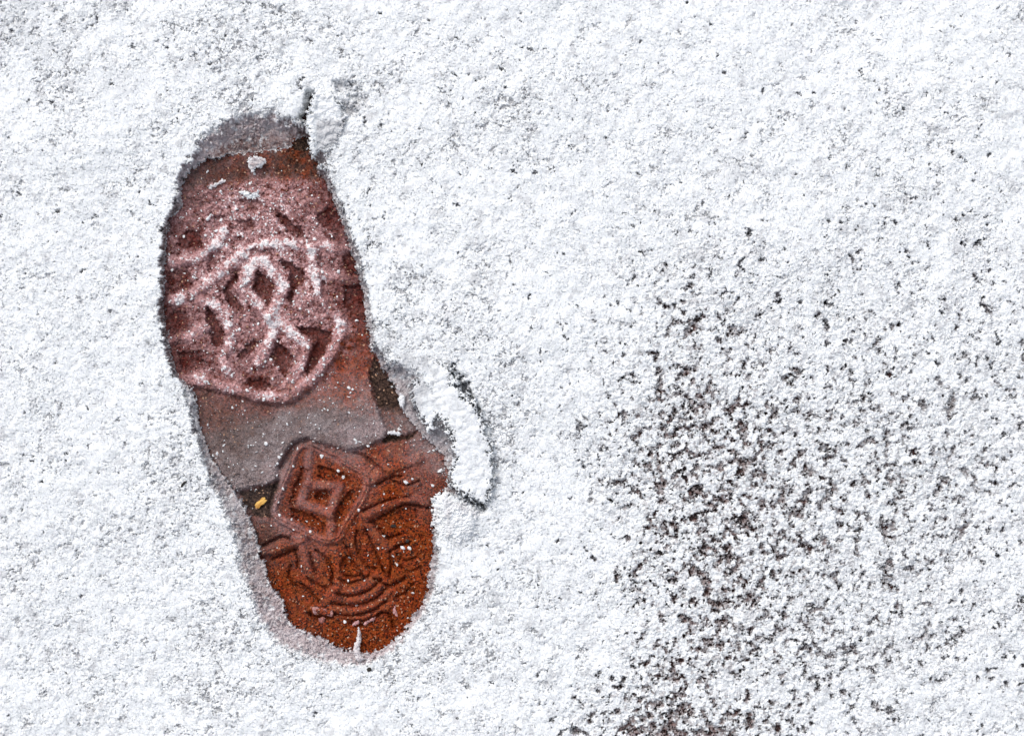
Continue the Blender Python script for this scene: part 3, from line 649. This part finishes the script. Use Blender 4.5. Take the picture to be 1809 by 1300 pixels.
# ------------------------------------------------------------------ loose pieces of snow and ice
def chunk(name, pts, zfun, thick, label, cat, mat=snow_mat, wet=0.1, brn=0.0, pnk=0.0, jag=2.0, bev=6.0, rough=1.0, step=0.9, group=None, seed=0, extra=None, wetfun=None, facet=0.0):
    """a lump with a ragged outline: rounded top sheet, flat underside, closed sides. zfun(u,v) = underside height"""
    pts = np.array(pts, float)
    u = np.arange(pts[:, 0].min() - 8, pts[:, 0].max() + 8, step); v = np.arange(pts[:, 1].min() - 8, pts[:, 1].max() + 8, step)
    uu, vv = np.meshgrid(u, v); sh = uu.shape
    na = fnoise(100 + seed, 4, 30, 0.9, sh, step); nb = fnoise(200 + seed, 2.4, 9, 0.5, sh, step); nc = fnoise(300 + seed, 4, 30, 1.0, sh, step)
    d = dist(pts, True, u=uu, v=vv) + jag * na + 0.4 * jag * nb
    zb = zfun(uu, vv)
    tp = np.sqrt(np.clip(-d / bev, 0, 1))
    zt = zb + thick * (0.35 + 0.65 * tp) + rough * (1.6 * nc + 0.9 * nb) * np.minimum(1, tp + .3)
    if facet: zt = zt + facet * (np.abs(fnoise(400 + seed, 22, 90, 0.9, sh, step)) - 0.8) * np.minimum(1, tp + .2)
    if extra is not None: zt = zt + extra(uu, vv)
    zt = np.maximum(zt, zb + 0.3)
    m = (d < 0)[:-1, :-1]
    # centre of the underside becomes the object's origin
    cu_, cv_ = pts[:, 0].mean(), pts[:, 1].mean(); x0, y0 = world_xy(cu_, cv_); z0 = float(zb[m.nonzero()[0], m.nonzero()[1]].min()) * K
    x, y = world_xy(uu + 0.12 * nb + 0.2 * na, vv + 0.2 * nc + 0.12 * nb)
    Pt = np.stack([x - x0, y - y0, zt * K - z0], -1).reshape(-1, 3); Pb = np.stack([x - x0, y - y0, zb * K - z0], -1).reshape(-1, 3)
    f = grid_faces(*sh); N = len(Pt)
    ft = f[m]; fb = f[m][:, ::-1] + N
    mp_ = np.pad(m, 1); side = []
    for (dj, di, a, c_) in ((-1, 0, 3, 0), (1, 0, 1, 2), (0, -1, 0, 1), (0, 1, 2, 3)):
        bd = m & ~mp_[1 + dj:1 + dj + m.shape[0], 1 + di:1 + di + m.shape[1]]
        q = f[bd]; side.append(np.stack([q[:, c_], q[:, a], q[:, a] + N, q[:, c_] + N], -1))
    fa = np.concatenate([ft, fb] + side)
    al = np.concatenate([Pt, Pb]); idx, inv = np.unique(fa, return_inverse=True)
    wv_ = np.clip(wet + 0.10 * nc + (wetfun(uu, vv, d) if wetfun else 0), 0, 1).ravel()
    at = np.stack([wv_, np.full_like(wv_, brn), np.full_like(wv_, pnk), np.ones_like(wv_)], -1)
    if mat is floor_mat: at = np.stack([np.full_like(wv_, wet), np.full_like(wv_, pnk), np.full_like(wv_, brn), np.zeros_like(wv_)], -1)
    at = np.concatenate([at, at])
    o = mesh_obj(name, al[idx], inv.reshape(-1, 4), mat, None, {"cover": at[idx]})
    o.location = (x0, y0, z0)
    return tag(o, label, cat, group)

SLAB = [(757,636),(770,630),(780,640),(796,658),(808,684),(826,704),(838,712),(848,732),(855,752),(868,792),(872,840),(864,884),(846,888),(824,874),(806,868),(793,848),(788,834),(797,822),(802,802),(798,775),(788,750),(770,735),(766,756),(758,762),(748,744),(738,728),(728,712),(726,690),(736,664)]
chunk("snow_slab", SLAB, lambda u, v: 25 + 12 * sm(u, 735, 830), 14, "long curved slab of smooth crusted snow broken off along the print's outer side", "snow slab",
      wet=0.15, jag=4.6, bev=3, rough=0.18, facet=1.3, seed=1, wetfun=lambda u, v, d: 0.35 * (1 - sm(u + 0.45 * (v - 690), 742, 775)) * sm(v, 640, 665), extra=lambda u, v: 2.0 * sm(u - 0.38 * (v - 640), 752, 762))
chunk("snow_clump", [(764,882),(772,872),(786,866),(798,872),(806,880),(822,890),(840,898),(850,910),(848,935),(834,958),(806,966),(786,960),(772,964),(764,930),(763,905)],
      lambda u, v: 16 + 8 * sm(u, 770, 830), 26, "rounded white clump of snow with raised crown below the slab's lower tip", "snow clump", wet=0.12, pnk=.3, jag=2.6, bev=16, rough=0.8, seed=2,
      extra=lambda u, v: 3 * np.exp(-((np.hypot(u - 816, v - 912) - 16) / 7) ** 2), wetfun=lambda u, v, d: 0.35 * np.exp(-((v - 892 - 0.4 * (u - 810)) / 9) ** 2) * sm(u, 790, 805) + 0.2 * np.exp(-((u - 793) / 6) ** 2))
chunk("snow_flap", [(548,178),(556,168),(574,160),(592,168),(604,190),(612,212),(606,232),(598,250),(586,262),(568,266),(557,274),(552,277),(546,262),(544,236),(540,216),(544,198)],
      lambda u, v: 26 + 0 * u, 20, "upright flap of smooth snow leaning over the dark crack at the toe", "snow flap", wet=0.14, jag=3.0, bev=4, rough=0.35, facet=1.8, seed=3,
      wetfun=lambda u, v, d: 0.3 * sm(u, 556, 562) * sm(v, 205, 218) * 1.5, extra=lambda u, v: 3.5 * (1 - sm(u, 553, 562)))  # right part painted greyer than the lit left face, through the wetness value
chunk("ice_flake", [(702,706),(706,692),(714,700),(715,712),(711,722),(706,716)], lambda u, v: 20 + 0 * u, 5, "small pale triangular flake hanging over the dark strip beside the slab", "ice flake", wet=0.3, pnk=.6, jag=.6, bev=3, rough=.3, seed=4, step=.8)
chunk("snow_ledge", [(433,284),(440,276),(460,276),(470,282),(462,290),(450,296),(445,302),(438,296)], lambda u, v: 18 + 0 * u, 6, "small jagged ledge of frosty snow jutting from the toe wall over red floor", "snow ledge", wet=0.75, brn=.35, pnk=.9, jag=1.2, bev=5, rough=.5, seed=5, step=.8,
      wetfun=lambda u, v, d: -0.65 * sm(d, -4.5, -0.5))
chunk("ice_chunk", [(311,680),(322,678),(332,684),(338,694),(344,708),(341,718),(332,716),(326,722),(316,712)], lambda u, v: 22 + 0 * u, 14, "grey crust of wet snow breaking off the print's inner edge beside the arch", "ice chunk", wet=0.5, brn=.1, pnk=.3, jag=1.8, bev=6, rough=1, seed=6)
chunk("ice_strip", [(333,716),(341,720),(345,736),(351,752),(350,764),(342,762),(338,742)], lambda u, v: 16 + 0 * u, 12, "narrow grey strip of ice along the edge beneath the wet crust", "ice strip", wet=0.7, pnk=.2, jag=1, bev=5, rough=.6, seed=7)
chunk("ice_spike", [(626,1154),(622,1146),(627,1136),(630,1122),(632,1109),(636,1120),(637,1134),(635,1146),(637,1158),(645,1164),(632,1170),(626,1166)], lambda u, v: 12 + 20 * sm(v, 1118, 1160), 9, "thin pointed spike of snow standing up from the bottom of the heel", "ice spike", wet=0.55, pnk=.9, jag=.7, bev=4, rough=.6, seed=8, step=.8)
chunk("ice_flake", [(547,1072),(556,1074),(572,1076),(578,1082),(586,1078),(586,1088),(576,1090),(570,1086),(560,1085),(553,1088),(550,1080)], lambda u, v: 15 + 0 * u, 2.5, "flat torn tan flake lying on the heel, above the small upright splinter", "ice flake", mat=floor_mat, wet=0.45, pnk=.1, jag=.8, bev=3, rough=.25, seed=9, step=.7)
chunk("ice_splinter", [(562,1094),(568,1090),(573,1094),(570,1102),(566,1104),(562,1100)], lambda u, v: 13 + 0 * u, 4, "tiny reddish splinter with pale tip, below the torn flake on the heel", "splinter", mat=floor_mat, wet=0.3, jag=.6, bev=3, rough=.3, seed=10, step=.7)
chunk("ice_flake", [(620,1104),(626,1098),(632,1096),(634,1101),(628,1104),(622,1107)], lambda u, v: 15 + 0 * u, 2.5, "thin pale curled flake right above the tip of the snow spike", "ice flake", mat=floor_mat, wet=0.8, jag=.7, bev=2, rough=.3, seed=11, step=.7)
chunk("ice_flake", [(640,1104),(648,1098),(656,1094),(661,1092),(659,1098),(650,1101),(644,1105)], lambda u, v: 15 + 0 * u, 2.5, "thin pale sliver slanting up beside the tip of the snow spike", "ice flake", mat=floor_mat, wet=0.7, jag=.7, bev=2, rough=.3, seed=12, step=.7)
chunk("ice_flake", [(693,1080),(698,1068),(698,1078),(702,1090),(699,1092),(694,1086)], lambda u, v: 15 + 0 * u, 2.5, "narrow pale sliver near the outer lower edge of the heel", "ice flake", mat=floor_mat, wet=0.6, jag=.5, bev=2, rough=.3, seed=13, step=.7)
chunk("snow_clump", [(612,1152),(618,1146),(610,1150),(600,1152),(586,1160),(592,1166),(606,1162)], lambda u, v: 16 + 0 * u, 8, "small warm white lump on the heel's lower lip, beside the snow spike", "snow clump", wet=.3, pnk=.9, jag=1.2, bev=5, rough=.8, seed=14, step=.8)
chunk("ice_shelf", [(683,766),(690,760),(702,763),(709,766),(703,769),(692,769)], lambda u, v: 12 + 0 * u, 3, "small white icy edge overhanging the black hollow beside the arch", "ice edge", wet=.2, pnk=.6, jag=.8, bev=2, rough=.3, seed=15, step=.7)
chunk("snow_flake", [(362,388),(366,378),(371,372),(372,378),(368,384),(365,389)], lambda u, v: 18 + 0 * u, 3, "single bright white snow flake lying on the upper inner forefoot", "snow flake", wet=0, jag=.8, bev=2, rough=.4, seed=16, step=.7)
chunk("snow_crust", [(364,329),(370,325),(380,321),(392,315),(396,318),(386,324),(374,330),(366,332)], lambda u, v: 15 + 0 * u, 4, "narrow pinkish crust along the upper rim of the forefoot tread", "snow crust", wet=.45, pnk=1, jag=1, bev=3, rough=.5, seed=17, step=.7)
chunk("snow_crust", [(420,336),(432,334),(440,340),(456,336),(454,346),(440,350),(428,346)], lambda u, v: 15 + 0 * u, 4, "bright white lump of snow at the top of the forefoot tread", "snow crust", wet=.05, jag=2, bev=4, rough=.8, seed=18, step=.7)

# wood chip and black stones
def solid(name, ring, h, mat, loc, label, cat, rot=0.0):
    """a chipped prism: ring = outline in plan units, two skewed levels"""
    r = np.array(ring, float); n_ = len(r); rg = np.random.default_rng(len(name) + n_)
    lv = [(0.92, 0.0), (1.0, 0.35), (0.97, 0.8), (0.7, 1.0)]
    co = []
    for s_, z_ in lv:
        for (a, c_) in r: co.append((a * s_ * K + rg.normal(0, .15) * K, -c_ * s_ * K, (z_ * h + rg.normal(0, .05) * h) * K))
    co.append((0, 0, 0)); co.append((0, 0, h * K * 1.02)); co = np.array(co)
    q = []; tr = []
    for l in range(len(lv) - 1):
        for i in range(n_):
            j = (i + 1) % n_; a = l * n_
            q.append((a + j, a + i, a + n_ + i, a + n_ + j))
    for i in range(n_):
        j = (i + 1) % n_
        tr.append((len(co) - 2, i, j)); tr.append((len(co) - 1, (len(lv) - 1) * n_ + j, (len(lv) - 1) * n_ + i))
    o = mesh_obj(name, co, [np.array(q), np.array(tr)], mat, None, None, False)
    x, y = world_xy(*loc[:2]); o.location = (x, y, loc[2] * K); o.rotation_euler = (0, 0, rot)
    return tag(o, label, cat)
solid("wood_chip", [(-11,-3.0),(-6,-5.4),(2,-5.0),(7,-6.6),(12,-3.5),(10,0.5),(12,3.2),(3,5.4),(-3,4.2),(-9,6.4),(-12.5,2)], 4, wood_mat, (458.5,889,12), "small bright yellow wood chip lying in the dark hollow beside the arch", "wood chip", math.radians(36))
solid("black_stone", [(-5,-1),(-2,-3),(3,-2.6),(5,0),(3,2.6),(-1,3),(-4,2)], 4, stone_mat, (694,930,10.5), "shiny black grit stone lying in the heel's pentagon hollow", "stone")
solid("black_stone", [(-4,-1),(-1,-3),(3,-2.4),(4,1),(0,3),(-3,2)], 4, stone_mat, (719,957,12), "dull black grit stone below the pentagon hollow", "stone", 0.6)
solid("dark_speck", [(-4,-1.5),(-1,-4),(3,-3),(4.4,0),(3,3.5),(-1,4.2),(-4,2.4)], 4, stone_mat, (652,1182,TOP - 3), "single dark speck of soil on the snow below the heel", "soil speck", 0.3)
solid("twig_bit", [(-9,1),(-4,-2),(3,-3),(9,-1.5),(6,1.5),(0,1.8),(-5,3)], 4, stone_mat, (324,855,TOP - 4), "short dark twig fragment on the snow beside the arch", "twig", 0.75)

# ------------------------------------------------------------------ loose grains (too many to count)
def grains(name, n_, weight, size, zoff, mat, label, seed, cat, bury=0.25, att=(0, 0, 0, 1)):
    r = np.random.default_rng(seed)
    u = r.uniform(U0 + 5, U1 - 5, n_ * 30) if weight is None else None
    flat = np.cumsum(weight.ravel()); pick = np.searchsorted(flat, r.uniform(0, flat[-1], n_))
    j, i = np.unravel_index(pick, weight.shape)
    pu = UU[j, i] + r.uniform(-.6, .6, n_); pv = VV[j, i] + r.uniform(-.6, .6, n_); pz = Z[j, i]
    phi = (1 + 5 ** .5) / 2
    ico = np.array([(-1,phi,0),(1,phi,0),(-1,-phi,0),(1,-phi,0),(0,-1,phi),(0,1,phi),(0,-1,-phi),(0,1,-phi),(phi,0,-1),(phi,0,1),(-phi,0,-1),(-phi,0,1)]) / 1.902
    fc = np.array([(0,11,5),(0,5,1),(0,1,7),(0,7,10),(0,10,11),(1,5,9),(5,11,4),(11,10,2),(10,7,6),(7,1,8),(3,9,4),(3,4,2),(3,2,6),(3,6,8),(3,8,9),(4,9,5),(2,4,11),(6,2,10),(8,6,7),(9,8,1)])
    s_ = size[0] + (size[1] - size[0]) * r.random(n_) ** 2.5
    co = ico[None] * s_[:, None, None] * (1 + 0.35 * r.standard_normal((n_, 12, 1)).clip(-1, 1.5)) * r.uniform(.4, 1.4, (n_, 1, 3))
    a = r.uniform(0, 6.28, n_); ca, sa = np.cos(a)[:, None], np.sin(a)[:, None]
    x = co[..., 0] * ca - co[..., 1] * sa; y = co[..., 0] * sa + co[..., 1] * ca
    wx, wy = world_xy(pu, pv)
    co = np.stack([wx[:, None] + x * K, wy[:, None] + y * K, (pz[:, None] + zoff * s_[:, None] + co[..., 2]) * K], -1).reshape(-1, 3)
    f = (fc[None] + 12 * np.arange(n_)[:, None, None]).reshape(-1, 3)
    o = mesh_obj(name, co, f, mat, None, {"cover": np.tile(np.array(att, float), (len(co), 1))}, False)
    return tag(o, label, cat, kind="stuff")

fl = inside & (Si <= 0)
grains("snow_grains", 1300, np.where(fl, (0.05 + frost) ** 1.6 * (0.1 + np.clip(fnoise(61, 5, 40, .7), 0, 3) ** 1.5), 0) * (VV < 730), (0.9, 2.6), 0.3, snow_mat, "loose white snow grains sprinkled over the frosted forefoot tread", 7, "snow grains")
grains("ice_grains", 420, np.where(fl, 1.0, 0) * (0.15 + slush) * (VV > 640), (0.6, 3.2), 0.2, snow_mat, "tiny pale ice grains scattered over the arch and heel", 8, "ice grains", att=(.15, .0, .6, 1))
grains("snow_crumbs", 5500, np.where((So > -12) & (Si > 3) & (UU > -30) & (UU < 1840) & (VV > -30) & (VV < 1330), 0.35 + spk + 0.8 * tl + 5 * np.exp(-((So + 2) / 6) ** 2), 0) * (Z > 3), (0.8, 3.0), 0.1, snow_mat, "loose white crumbs lying all over the snow crust", 9, "snow crumbs")
